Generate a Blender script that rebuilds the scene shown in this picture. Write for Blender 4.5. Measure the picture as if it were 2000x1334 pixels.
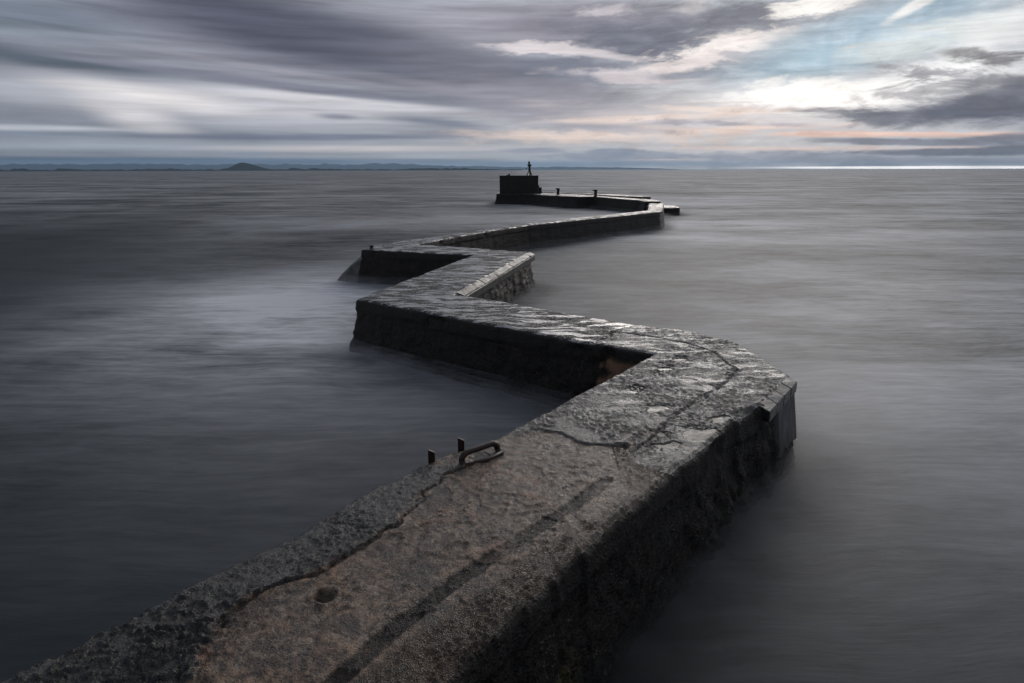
import bpy, bmesh, math, random
import numpy as np
from mathutils import Vector, Matrix
from mathutils.geometry import delaunay_2d_cdt
for o in list(bpy.data.objects): bpy.data.objects.remove(o)
scene = bpy.context.scene
col = scene.collection
R = math.radians
# ------------------------------------------------------------------ camera
CAM_Z, TOP = 4.3, 1.3            # eye height and deck height above the sea, metres
cd = bpy.data.cameras.new('camera'); cam = bpy.data.objects.new('camera', cd); col.objects.link(cam)
cd.sensor_width = 36; cd.lens = 21.6; cd.clip_start = .05; cd.clip_end = 90000
cam.matrix_world = Matrix.Translation((0, 0, CAM_Z)) @ Matrix.Rotation(R(90 - 15.62), 4, 'X') @ Matrix.Rotation(-.0025, 4, 'Z')
scene.camera = cam
# ------------------------------------------------------------------ exposure, sun
scene.view_settings.view_transform = 'Standard'; scene.view_settings.look = 'None'
scene.view_settings.gamma = 1; scene.view_settings.exposure = .22
scene.view_settings.use_curve_mapping = False
scene.cycles.transparent_max_bounces = 32
SUN_AZ, SUN_EL = 21, 17
sl = bpy.data.lights.new('sun', 'SUN'); sl.energy = .8; sl.angle = R(34); sl.color = (1, .93, .86)
sun = bpy.data.objects.new('sun', sl); col.objects.link(sun)
sd = Vector((math.sin(R(SUN_AZ))*math.cos(R(SUN_EL)), math.cos(R(SUN_AZ))*math.cos(R(SUN_EL)), math.sin(R(SUN_EL))))
sun.rotation_euler = sd.to_track_quat('Z', 'Y').to_euler()
sun.location = (20, 40, 30)
# ------------------------------------------------------------------ node helpers
class NT:
    def __init__(s, nt): s.n = nt.nodes; s.l = nt.links
    def new(s, t, **k):
        n = s.n.new(t)
        for a, b in k.items(): setattr(n, a, b)
        return n
    def put(s, sock, v):
        if v is None: return
        if isinstance(v, bpy.types.NodeSocket): s.l.new(v, sock)
        else:
            if isinstance(v, tuple) and len(v) == 3 and sock.type == 'RGBA': v = (*v, 1)
            sock.default_value = v
    def m(s, op, a, b=None, c=None, clamp=False):
        n = s.new('ShaderNodeMath', operation=op, use_clamp=clamp)
        for i, v in enumerate((a, b, c)): s.put(n.inputs[i], v)
        return n.outputs[0]
    def vm(s, op, a, b=None):
        n = s.new('ShaderNodeVectorMath', operation=op)
        s.put(n.inputs[0], a); s.put(n.inputs[1], b)
        return n.outputs['Value'] if op in ('LENGTH', 'DOT_PRODUCT') else n.outputs[0]
    def ramp(s, v, a, b, lo=0., hi=1., kind='SMOOTHSTEP'):
        n = s.new('ShaderNodeMapRange', interpolation_type=kind, clamp=True) if kind != 'LINEAR' else s.new('ShaderNodeMapRange', clamp=True)
        for i, q in enumerate((v, a, b, lo, hi)): s.put(n.inputs[i], q)
        return n.outputs[0]
    def mix(s, f, a, b, mode='MIX'):
        n = s.new('ShaderNodeMix', data_type='RGBA', blend_type=mode)
        s.put(n.inputs['Factor'], f); s.put(n.inputs[6], a); s.put(n.inputs[7], b)
        return n.outputs[2]
    def mapping(s, v, loc=(0, 0, 0), rot=(0, 0, 0), sc=(1, 1, 1), kind='POINT'):
        n = s.new('ShaderNodeMapping', vector_type=kind)
        s.put(n.inputs[0], v); n.inputs['Location'].default_value = loc
        n.inputs['Rotation'].default_value = rot; n.inputs['Scale'].default_value = sc
        return n.outputs[0]
    def noise(s, v, scale, detail=4, rough=.55, dist=0, dim='3D', out=0):
        n = s.new('ShaderNodeTexNoise', noise_dimensions=dim)
        s.put(n.inputs['Vector'], v); n.inputs['Scale'].default_value = scale
        n.inputs['Detail'].default_value = detail; n.inputs['Roughness'].default_value = rough
        n.inputs['Distortion'].default_value = dist
        return n.outputs[out]
    def voro(s, v, scale, feature='F1', out='Distance', rnd=1):
        n = s.new('ShaderNodeTexVoronoi', feature=feature)
        s.put(n.inputs['Vector'], v); n.inputs['Scale'].default_value = scale
        n.inputs['Randomness'].default_value = rnd
        return n.outputs[out]
    def attr(s, name): return s.new('ShaderNodeAttribute', attribute_name=name).outputs['Fac']
    def bump(s, h, strength, dist, prev=None):
        n = s.new('ShaderNodeBump'); n.inputs['Strength'].default_value = strength
        n.inputs['Distance'].default_value = dist; s.put(n.inputs['Height'], h)
        if prev is not None: s.put(n.inputs['Normal'], prev)
        return n.outputs[0]
# ------------------------------------------------------------------ sky: cloud cover over a Nishita sky, laid out by compass direction
w = bpy.data.worlds.new('World'); scene.world = w; w.use_nodes = True
N = NT(w.node_tree); w.node_tree.nodes.clear()
tc = N.new('ShaderNodeTexCoord').outputs['Generated']
nrm = N.vm('NORMALIZE', tc)
sx = N.new('ShaderNodeSeparateXYZ'); N.put(sx.inputs[0], nrm)
az = N.m('MULTIPLY', N.m('ARCTAN2', sx.outputs[0], sx.outputs[1]), 57.2958)
el = N.m('MULTIPLY', N.m('ARCSINE', sx.outputs[2]), 57.2958)
cx = N.new('ShaderNodeCombineXYZ'); N.put(cx.inputs[0], az); N.put(cx.inputs[1], el)
P = cx.outputs[0]
skyt = N.new('ShaderNodeTexSky', sky_type='NISHITA', sun_disc=False, sun_elevation=R(SUN_EL), sun_rotation=R(SUN_AZ))
N.put(skyt.inputs[0], tc) if skyt.inputs else None
sky01 = N.vm('SCALE', skyt.outputs[0]); sky01.node.inputs['Scale'].default_value = .1
# wind-drawn streaks: long along the wind, thin in height; two scales
warpn = N.noise(N.mapping(P, sc=(.05, .22, 1)), 1, 3, .6, out=1)
warp = N.vm('SUBTRACT', warpn, (.5, .5, .5))
warp = N.vm('MULTIPLY', warp, (3.5, .5, 0))
Pw = N.vm('ADD', P, warp)
w2 = N.vm('SUBTRACT', N.noise(N.mapping(Pw, sc=(.3, 1.0, 1)), 1, 5, .65, out=1), (.5, .5, .5))
Pr = N.vm('ADD', Pw, N.vm('MULTIPLY', w2, (5.5, 1.5, 0)))
Plow = N.m('MULTIPLY', el, 1)
streak = N.noise(N.mapping(Pw, rot=(0, 0, R(5)), sc=(.07, 1.0, 1)), 1, 5, .55)
curl = N.noise(N.mapping(Pw, rot=(0, 0, R(-8)), sc=(.26, .95, 1)), 1, 9, .66, .5)
right = N.ramp(az, -4, 14)
tex = N.new('ShaderNodeMix', data_type='FLOAT'); N.put(tex.inputs[0], right); N.put(tex.inputs[2], streak); N.put(tex.inputs[3], curl)
tex = N.m('SUBTRACT', tex.outputs[0], .5)
side = N.ramp(az, -50, 28)
front = N.ramp(N.m('COSINE', N.m('DIVIDE', az, 57.2958)), -.1, .8)
lowc = N.mix(side, (.20, .215, .26), (.42, .44, .48))
highc = N.mix(side, (.17, .22, .285), (.52, .52, .54))
c = N.mix(N.ramp(el, 13, 24), lowc, highc)
c = N.mix(front, (.13, .145, .18), c)
BLOBS = [(21.9, 0.01, 55.36, 2.46, -0.2, (0.402, 0.4452, 0.5029), 0.8, 1.0, 0.2),
    (17.52, 3.74, 28.68, 4.45, -1.3, (0.5149, 0.5029, 0.5271), 0.8, 1.0, 0.3),
    (-20.7, 10.55, 34.23, 4.67, -5.9, (0.2086, 0.2086, 0.2542), 0.9, 1.0, 0.2),
    (-35.25, 10.2, 9.51, 1.89, 0.3, (0.162, 0.1946, 0.2462), 0.8, 1.0, 0.3),
    (-16.05, 10.27, 22.55, 3.15, -9.6, (0.0762, 0.0802, 0.1119), 1.0, 0.8, 0.15),
    (-0.83, 7.69, 16.81, 2.41, -11.0, (0.15, 0.15, 0.1912), 0.9, 0.9, 0.2),
    (0.5, 11.59, 14.3, 2.83, -7.2, (0.2462, 0.2307, 0.2789), 0.8, 1.0, 0.25),
    (-34.85, 7.55, 12.44, 0.86, -4.1, (0.0762, 0.0931, 0.1221), 0.95, 0.8, 0.25),
    (-26.53, 7.48, 11.66, 0.36, -2.7, (0.305, 0.305, 0.3613), 0.7, 1.0, 0.3),
    (-36.28, 9.09, 8.48, 0.32, 1.9, (0.2623, 0.2961, 0.3515), 0.6, 1.0, 0.3),
    (-18.68, 7.71, 16.66, 0.3, -6.4, (0.305, 0.2961, 0.3515), 0.6, 1.0, 0.3),
    (-34.92, 5.39, 12.88, 1.16, -1.0, (0.305, 0.3325, 0.3813), 0.9, 1.0, 0.3),
    (-22.06, 5.09, 20.01, 1.86, -2.2, (0.5271, 0.521, 0.5647), 0.95, 0.9, 0.45),
    (-28.55, 5.39, 8.27, 0.95, -7.0, (0.7305, 0.7011, 0.7011), 0.9, 1.0, 0.3),
    (-29.75, 4.06, 4.75, 1.32, -16.0, (0.7305, 0.7011, 0.7157), 0.7, 1.0, 0.5),
    (-16.44, 5.77, 13.56, 0.52, -2.3, (0.6105, 0.5972, 0.6308), 0.8, 1.0, 0.4),
    (-10.58, 5.16, 9.53, 0.66, -2.0, (0.5776, 0.5647, 0.6105), 0.8, 1.0, 0.4),
    (-18.78, 6.63, 25.5, 0.5, -4.8, (0.162, 0.1683, 0.2159), 0.9, 0.8, 0.25),
    (-1.74, 5.52, 10.28, 0.7, -4.6, (0.107, 0.1221, 0.1651), 0.9, 0.8, 0.3),
    (-4.39, 6.46, 13.28, 0.57, -8.9, (0.2423, 0.2384, 0.2874), 0.7, 1.0, 0.3),
    (-14.9, 4.36, 2.52, 0.33, -1.9, (0.2051, 0.2159, 0.2705), 0.9, 1.0, 0.3),
    (-21.43, 3.74, 11.73, 0.4, 1.3, (0.3916, 0.402, 0.4564), 0.6, 1.0, 0.4),
    (-36.51, 2.93, 8.77, 0.31, 0.8, (0.5149, 0.5395, 0.5906), 0.8, 1.0, 0.3),
    (-35.09, 2.56, 10.02, 0.28, 0.5, (0.1878, 0.2307, 0.2961), 0.7, 1.0, 0.3),
    (-6.24, 3.96, 6.24, 0.59, -3.5, (0.15, 0.1683, 0.2232), 0.9, 0.9, 0.35),
    (-5.37, 3.03, 8.53, 0.77, -3.7, (0.2232, 0.2384, 0.2918), 0.8, 1.0, 0.4),
    (-17.53, 2.68, 17.34, 0.41, 0.7, (0.1329, 0.15, 0.2086), 0.95, 0.8, 0.25),
    (-29.04, 1.85, 24.38, 0.61, 0.9, (0.305, 0.3419, 0.402), 0.7, 1.0, 0.3),
    (-13.38, 1.8, 18.13, 0.38, 0.3, (0.6172, 0.5776, 0.5906), 0.8, 1.0, 0.5),
    (-22.48, 1.29, 2.34, 0.24, 0.4, (0.2232, 0.2623, 0.3419), 0.8, 0.9, 0.3),
    (-29.22, 0.59, 31.46, 0.5, 0.2, (0.0887, 0.1356, 0.2086), 1.0, 0.6, 0.15),
    (-9.05, 0.7, 8.05, 0.3, -0.0, (0.162, 0.2086, 0.2874), 0.9, 0.8, 0.3),
    (3.63, 5.0, 13.4, 2.58, -6.1, (0.2623, 0.2582, 0.3095), 0.9, 0.9, 0.35),
    (8.65, 11.82, 10.99, 2.78, -6.3, (0.2159, 0.2086, 0.2542), 0.9, 0.9, 0.4),
    (12.96, 9.59, 9.97, 2.28, -9.5, (0.1274, 0.1413, 0.1912), 0.95, 0.8, 0.45),
    (18.42, 11.51, 10.11, 1.61, -0.2, (0.1329, 0.1441, 0.1878), 0.95, 0.8, 0.5),
    (8.2, 12.5, 2.53, 0.51, 2.5, (0.5457, 0.5029, 0.5395), 0.8, 0.8, 0.7),
    (14.78, 12.7, 1.61, 1.0, 25.3, (0.5149, 0.491, 0.5149), 0.7, 0.9, 0.7),
    (5.77, 8.23, 8.73, 1.43, -6.4, (0.162, 0.1779, 0.2346), 0.9, 0.8, 0.5),
    (2.25, 9.74, 6.56, 0.54, -2.3, (0.6724, 0.6172, 0.6376), 0.9, 0.8, 0.9),
    (7.91, 9.25, 3.87, 0.35, -8.6, (0.6105, 0.5647, 0.5906), 0.8, 0.9, 0.8),
    (10.56, 7.54, 6.41, 0.63, -4.3, (0.6105, 0.552, 0.5776), 0.85, 0.8, 0.8),
    (17.83, 9.47, 5.94, 1.12, 10.4, (0.8388, 0.7758, 0.7529), 0.95, 0.8, 0.9),
    (14.28, 8.39, 7.02, 0.69, 3.4, (0.7305, 0.6584, 0.6584), 0.9, 0.8, 0.9),
    (18.68, 8.83, 2.36, 0.37, -12.3, (0.3515, 0.3515, 0.402), 0.7, 0.9, 0.8),
    (14.76, 7.48, 3.72, 0.35, 0.7, (0.2159, 0.2462, 0.314), 0.8, 0.8, 0.6),
    (26.45, 8.79, 11.91, 2.48, 10.2, (0.2874, 0.4342, 0.5395), 0.95, 1.0, 0.3),
    (29.83, 10.85, 9.73, 1.65, 8.6, (0.305, 0.4125, 0.5029), 0.9, 1.0, 0.4),
    (23.96, 11.87, 3.95, 0.89, 8.5, (0.855, 0.8228, 0.7913), 0.95, 0.7, 0.8),
    (30.71, 11.3, 2.54, 0.46, 27.6, (0.807, 0.7913, 0.7758), 0.9, 0.8, 0.7),
    (34.28, 9.71, 8.27, 0.96, 4.5, (0.7011, 0.7305, 0.7305), 0.9, 1.0, 0.7),
    (31.42, 8.71, 8.26, 0.88, 3.2, (0.6172, 0.6724, 0.6867), 0.9, 1.0, 0.8),
    (35.35, 8.48, 3.48, 1.94, 31.1, (0.7605, 0.7605, 0.7605), 0.8, 1.0, 0.8),
    (23.61, 5.5, 7.11, 1.6, -2.5, (0.7605, 0.7758, 0.7913), 0.9, 1.0, 0.5),
    (28.6, 5.62, 11.32, 1.67, 5.4, (0.9387, 0.9216, 0.9131), 1.0, 0.9, 0.4),
    (33.28, 6.7, 7.09, 1.5, 6.8, (0.8714, 0.8714, 0.8714), 0.95, 1.0, 0.6),
    (26.57, 5.18, 11.78, 1.57, -2.7, (0.9734, 0.9387, 0.9216), 0.95, 0.9, 0.6),
    (23.58, 5.8, 6.36, 1.06, -2.7, (1.027, 0.9911, 0.956), 0.9, 1.0, 0.7),
    (17.5, 3.95, 17.19, 1.45, -3.3, (0.6308, 0.5776, 0.5906), 0.7, 1.0, 0.8),
    (17.03, 4.76, 6.15, 0.36, -3.5, (0.807, 0.6867, 0.6308), 0.8, 0.9, 0.9),
    (11.16, 4.2, 11.26, 0.37, 1.9, (0.7758, 0.6445, 0.5906), 0.8, 0.9, 0.9),
    (21.56, 3.32, 9.37, 0.32, 1.6, (0.807, 0.6308, 0.552), 0.8, 0.9, 0.9),
    (6.81, 2.86, 14.74, 0.68, -0.5, (0.7605, 0.6172, 0.552), 0.8, 1.0, 0.8),
    (15.45, 3.79, 5.02, 0.29, -3.1, (0.3419, 0.3419, 0.402), 0.8, 0.9, 0.7),
    (23.09, 3.44, 3.43, 0.27, -1.6, (0.3515, 0.3419, 0.402), 0.8, 0.9, 0.6),
    (8.13, 3.49, 7.08, 0.34, -4.4, (0.3763, 0.3663, 0.4233), 0.7, 0.9, 0.7),
    (36.1, 7.38, 2.86, 0.72, -5.5, (0.1384, 0.1356, 0.1559), 0.95, 0.9, 0.7),
    (33.98, 7.97, 1.81, 0.4, -5.5, (0.2232, 0.2159, 0.2384), 0.7, 1.0, 0.8),
    (33.31, 6.53, 4.94, 0.68, -9.7, (0.2159, 0.2159, 0.2542), 0.85, 0.9, 0.9),
    (36.72, 5.44, 3.71, 1.2, -4.2, (0.1559, 0.1559, 0.1878), 0.9, 0.9, 0.6),
    (35.21, 4.03, 8.97, 1.45, -0.7, (0.0762, 0.0908, 0.1384), 1.0, 0.8, 0.5),
    (36.83, 4.78, 4.28, 1.34, -3.7, (0.0976, 0.107, 0.1441), 0.9, 0.8, 0.5),
    (28.86, 3.71, 5.52, 0.74, -8.5, (0.1221, 0.1384, 0.1845), 0.95, 0.8, 0.6),
    (31.92, 5.43, 5.13, 0.78, 2.0, (0.2423, 0.2423, 0.2789), 0.7, 0.9, 0.8),
    (29.7, 2.57, 10.25, 0.26, -1.6, (0.7758, 0.5271, 0.4452), 0.9, 0.8, 0.8),
    (36.37, 2.36, 3.52, 0.21, -1.9, (0.7454, 0.5149, 0.4452), 0.8, 0.8, 0.8),
    (31.79, 1.92, 8.53, 0.33, -2.5, (0.162, 0.1812, 0.2384), 1.0, 0.6, 0.5),
    (37.29, 2.06, 3.73, 0.41, 3.1, (0.1413, 0.1559, 0.2086), 0.9, 0.7, 0.5),
    (25.56, 1.58, 15.57, 0.24, -0.9, (0.6724, 0.5395, 0.5029), 0.8, 0.9, 0.7),
    (24.12, 0.97, 9.9, 0.6, -0.6, (0.2384, 0.2705, 0.3515), 0.9, 0.6, 0.4),
    (33.83, 1.18, 6.29, 0.33, -1.0, (0.0887, 0.107, 0.1559), 1.0, 0.55, 0.55),
    (37.99, 1.28, 2.55, 0.38, -1.2, (0.0931, 0.107, 0.15), 1.0, 0.6, 0.5),
    (32.64, 0.58, 12.98, 0.33, -0.5, (0.2159, 0.2232, 0.2874), 0.8, 0.8, 0.3),
    (9.56, 1.08, 8.89, 0.56, -0.3, (0.2307, 0.2705, 0.3515), 0.9, 0.6, 0.5),
    (9.09, 1.48, 2.67, 0.43, -0.4, (0.2159, 0.2623, 0.3515), 0.9, 0.6, 0.3),
    (1.87, 1.64, 3.64, 0.3, -0.2, (0.2462, 0.2705, 0.3419), 0.95, 0.7, 0.3),
    (13.53, 0.76, 4.76, 0.13, -0.3, (0.7605, 0.6308, 0.5906), 0.7, 0.7, 0.4),
    (10.02, 0.56, 22.22, 0.35, -0.2, (0.2307, 0.305, 0.4125), 0.8, 0.8, 0.3),
    (0.04, 0.42, 19.27, 0.31, -0.1, (0.162, 0.2542, 0.3712), 0.8, 0.8, 0.2),
    (28.98, 0.18, 4.56, 0.27, -0.3, (0.1384, 0.1812, 0.2623), 0.8, 0.6, 0.2),
    (34.94, 0.07, 16.04, 0.15, -0.2, (2.2053, 2.1352, 2.0664), 1.0, 0.7, 0.0),  # glint of the far sea along the right horizon, painted into the sky
    (11.38, 0.04, 17.66, 0.07, -0.1, (0.5149, 0.5647, 0.6172), 0.7, 0.7, 0.0)]
for (a, e, ra, re, ang, rgb, st, soft, na) in BLOBS:
    q = N.mapping((Pr if na > .3 and a > -3 else Pw) if re > .5 else P, (a, e, 0), (0, 0, R(ang)), (ra, re, 1), 'TEXTURE')
    d = N.vm('LENGTH', q)
    if na: d = N.m('MULTIPLY_ADD', tex, (2.2 if na < .65 else 3.4)*na, d)
    if na >= .65: soft *= .88
    f = N.ramp(d, 1.12, 1.12 - soft*1.05, 0, st)
    c = N.mix(f, c, rgb)
# wind-combed wisps high on the right, their fibres nearly upright
for a_, e_, ra, re, ang, amt in ((31, 9.6, 11, 2.6, 10, .2), (35.5, 6.6, 5, 2.2, 0, .12)):
    q = N.vm('LENGTH', N.mapping(Pw, (a_, e_, 0), (0, 0, R(ang)), (ra, re, 1), 'TEXTURE'))
    nz = N.noise(N.mapping(P, rot=(0, 0, R(-14)), sc=(.75, .13, 1)), 1, 3, .55)
    c = N.mix(N.m('MULTIPLY', N.ramp(q, 1.1, .2), N.ramp(nz, .3, .72, 0, amt)), c, (.82, .83, .83))
# thin cloud lets some of the Nishita sky through
c = N.mix(.015, c, sky01)
fine2 = N.m('SUBTRACT', N.noise(N.mapping(Pw, rot=(0, 0, R(6)), sc=(.11, 2.3, 1)), 1, 5, .6), .5)
fine = N.m('MULTIPLY_ADD', tex, 1.15, N.m('MULTIPLY_ADD', fine2, .55, 1.0))
c = N.mix(1, c, N.vm('SCALE', (1, 1, 1)), 'MULTIPLY'); c.node.inputs[7].links[0].from_node.inputs['Scale'].default_value = 1
N.put(c.node.inputs[7].links[0].from_node.inputs['Scale'], fine)
bg = N.new('ShaderNodeBackground'); N.put(bg.inputs[0], c); bg.inputs[1].default_value = 1
wo = N.new('ShaderNodeOutputWorld'); N.l.new(bg.outputs[0], wo.inputs[0])
w.cycles.sampling_method = 'MANUAL'; w.cycles.sample_map_resolution = 512
# ------------------------------------------------------------------ numpy noise
rng = np.random.default_rng(7)
HT = rng.random(1 << 16)
def vnoise(x, y, z=None):
    xi = np.floor(x).astype(np.int64); yi = np.floor(y).astype(np.int64); fx = x - xi; fy = y - yi
    z = np.zeros_like(x) if z is None else z
    zi = np.floor(z).astype(np.int64); fz = z - zi
    s = lambda t: t*t*t*(t*(t*6 - 15) + 10)
    fx, fy, fz = s(fx), s(fy), s(fz)
    def h(a, b, c_): return HT[((a*73856093) ^ (b*19349663) ^ (c_*83492791)) & 65535]
    r = 0
    for dx in (0, 1):
        for dy in (0, 1):
            for dz in (0, 1):
                r = r + h(xi + dx, yi + dy, zi + dz)*(fx if dx else 1 - fx)*(fy if dy else 1 - fy)*(fz if dz else 1 - fz)
    return r*2 - 1
def fbm(x, y, z=None, o=5, g=.5):
    r, a, k, t = 0, 1, 1, 0
    for i in range(o):
        r = r + a*vnoise(x*k + 17*i, y*k - 31*i, None if z is None else z*k + 7*i); t += a; a *= g; k *= 2.03
    return r/t*1.6
def sst(x, a, b):
    t = np.clip((x - a)/(b - a), 0, 1); return t*t*(3 - 2*t)
def dpoly(x, y, pts):
    """signed distance to an open polyline (positive to its left) and the unsigned one"""
    best = np.full(x.shape, 1e9); sg = np.ones(x.shape)
    for (ax, ay), (bx, by) in zip(pts[:-1], pts[1:]):
        dx, dy = bx - ax, by - ay; L = dx*dx + dy*dy
        t = np.clip(((x - ax)*dx + (y - ay)*dy)/L, 0, 1)
        d = np.hypot(x - ax - t*dx, y - ay - t*dy)
        s_ = np.sign(dx*(y - ay) - dy*(x - ax)); m = d < best - 1e-9
        best = np.where(m, d, best); sg = np.where(m, s_, sg)
    return best*sg, best
def inside(x, y, poly):
    r = np.zeros(x.shape, bool); n = len(poly)
    for i in range(n):
        x1, y1 = poly[i]; x2, y2 = poly[(i + 1) % n]
        if y1 == y2: continue
        c_ = (y1 > y) != (y2 > y)
        r ^= c_ & (x < (x2 - x1)*(y - y1)/(y2 - y1) + x1)
    return r
# ------------------------------------------------------------------ object helpers
def tag(o, label, cat, group=None, kind=None):
    o['label'] = label; o['category'] = cat
    if group: o['group'] = group
    return o
def mesh_obj(name, v, f, mat, parent=None, smooth=True, attrs=None):
    me = bpy.data.meshes.new(name); me.from_pydata([tuple(map(float, p)) for p in v], [], [tuple(map(int, q)) for q in f]); me.update()
    if smooth: me.polygons.foreach_set('use_smooth', [True]*len(me.polygons))
    for k, a in (attrs or {}).items():
        at = me.attributes.new(k, 'FLOAT', 'POINT'); at.data.foreach_set('value', np.asarray(a, dtype=np.float32))
    me.materials.append(mat)
    o = bpy.data.objects.new(name, me); col.objects.link(o)
    if parent is not None:
        o.parent = parent; o.matrix_parent_inverse = Matrix.Translation(-Vector(parent.location))
    return o
def bm_obj(name, bm, mat, parent=None, smooth=False):
    bmesh.ops.recalc_face_normals(bm, faces=bm.faces)
    me = bpy.data.meshes.new(name); bm.to_mesh(me); bm.free()
    if smooth: me.polygons.foreach_set('use_smooth', [True]*len(me.polygons))
    me.materials.append(mat)
    o = bpy.data.objects.new(name, me); col.objects.link(o)
    if parent is not None:
        o.parent = parent; o.matrix_parent_inverse = Matrix.Translation(-Vector(parent.location))
    return o
def empty(name, loc):
    o = bpy.data.objects.new(name, None); o.location = loc; o.empty_display_size = .3; col.objects.link(o); return o
def add_box(bm, c_, s_, rz=0, bev=0, rx=0, ry=0, jit=0):
    g = bmesh.ops.create_cube(bm, size=1)['verts']
    M = Matrix.Translation(c_) @ Matrix.Rotation(rz, 4, 'Z') @ Matrix.Rotation(ry, 4, 'Y') @ Matrix.Rotation(rx, 4, 'X') @ Matrix.Diagonal((*s_, 1))
    bmesh.ops.transform(bm, matrix=M, verts=g)
    if bev:
        es = list({e for v in g for e in v.link_edges})
        bmesh.ops.bevel(bm, geom=es, offset=bev, segments=2, affect='EDGES', profile=.5)
def add_tube(bm, pts, rad, n=12, closed=False):
    pts = [Vector(p) for p in pts]; m_ = len(pts); rings = []
    rad = rad if isinstance(rad, (list, tuple)) else [rad]*m_
    up = None
    for i, p in enumerate(pts):
        a = pts[(i - 1) % m_] if (i or closed) else p; b = pts[(i + 1) % m_] if (i < m_ - 1 or closed) else p
        t = (b - a).normalized()
        if up is None: up = t.orthogonal().normalized()
        else: up = (up - t*up.dot(t)).normalized()
        s_ = t.cross(up)
        rings.append([bm.verts.new(p + (up*math.cos(k*2*math.pi/n) + s_*math.sin(k*2*math.pi/n))*rad[i]) for k in range(n)])
    for i in range(m_ if closed else m_ - 1):
        A, B = rings[i], rings[(i + 1) % m_]
        for k in range(n): bm.faces.new((A[k], A[(k + 1) % n], B[(k + 1) % n], B[k]))
    if not closed: bm.faces.new(rings[0][::-1]); bm.faces.new(rings[-1])
def add_lathe(bm, c_, prof, n=20):
    add_tube(bm, [Vector(c_) + Vector((0, 0, z)) for r_, z in prof], [max(r_, .002) for r_, z in prof], n)
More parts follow.
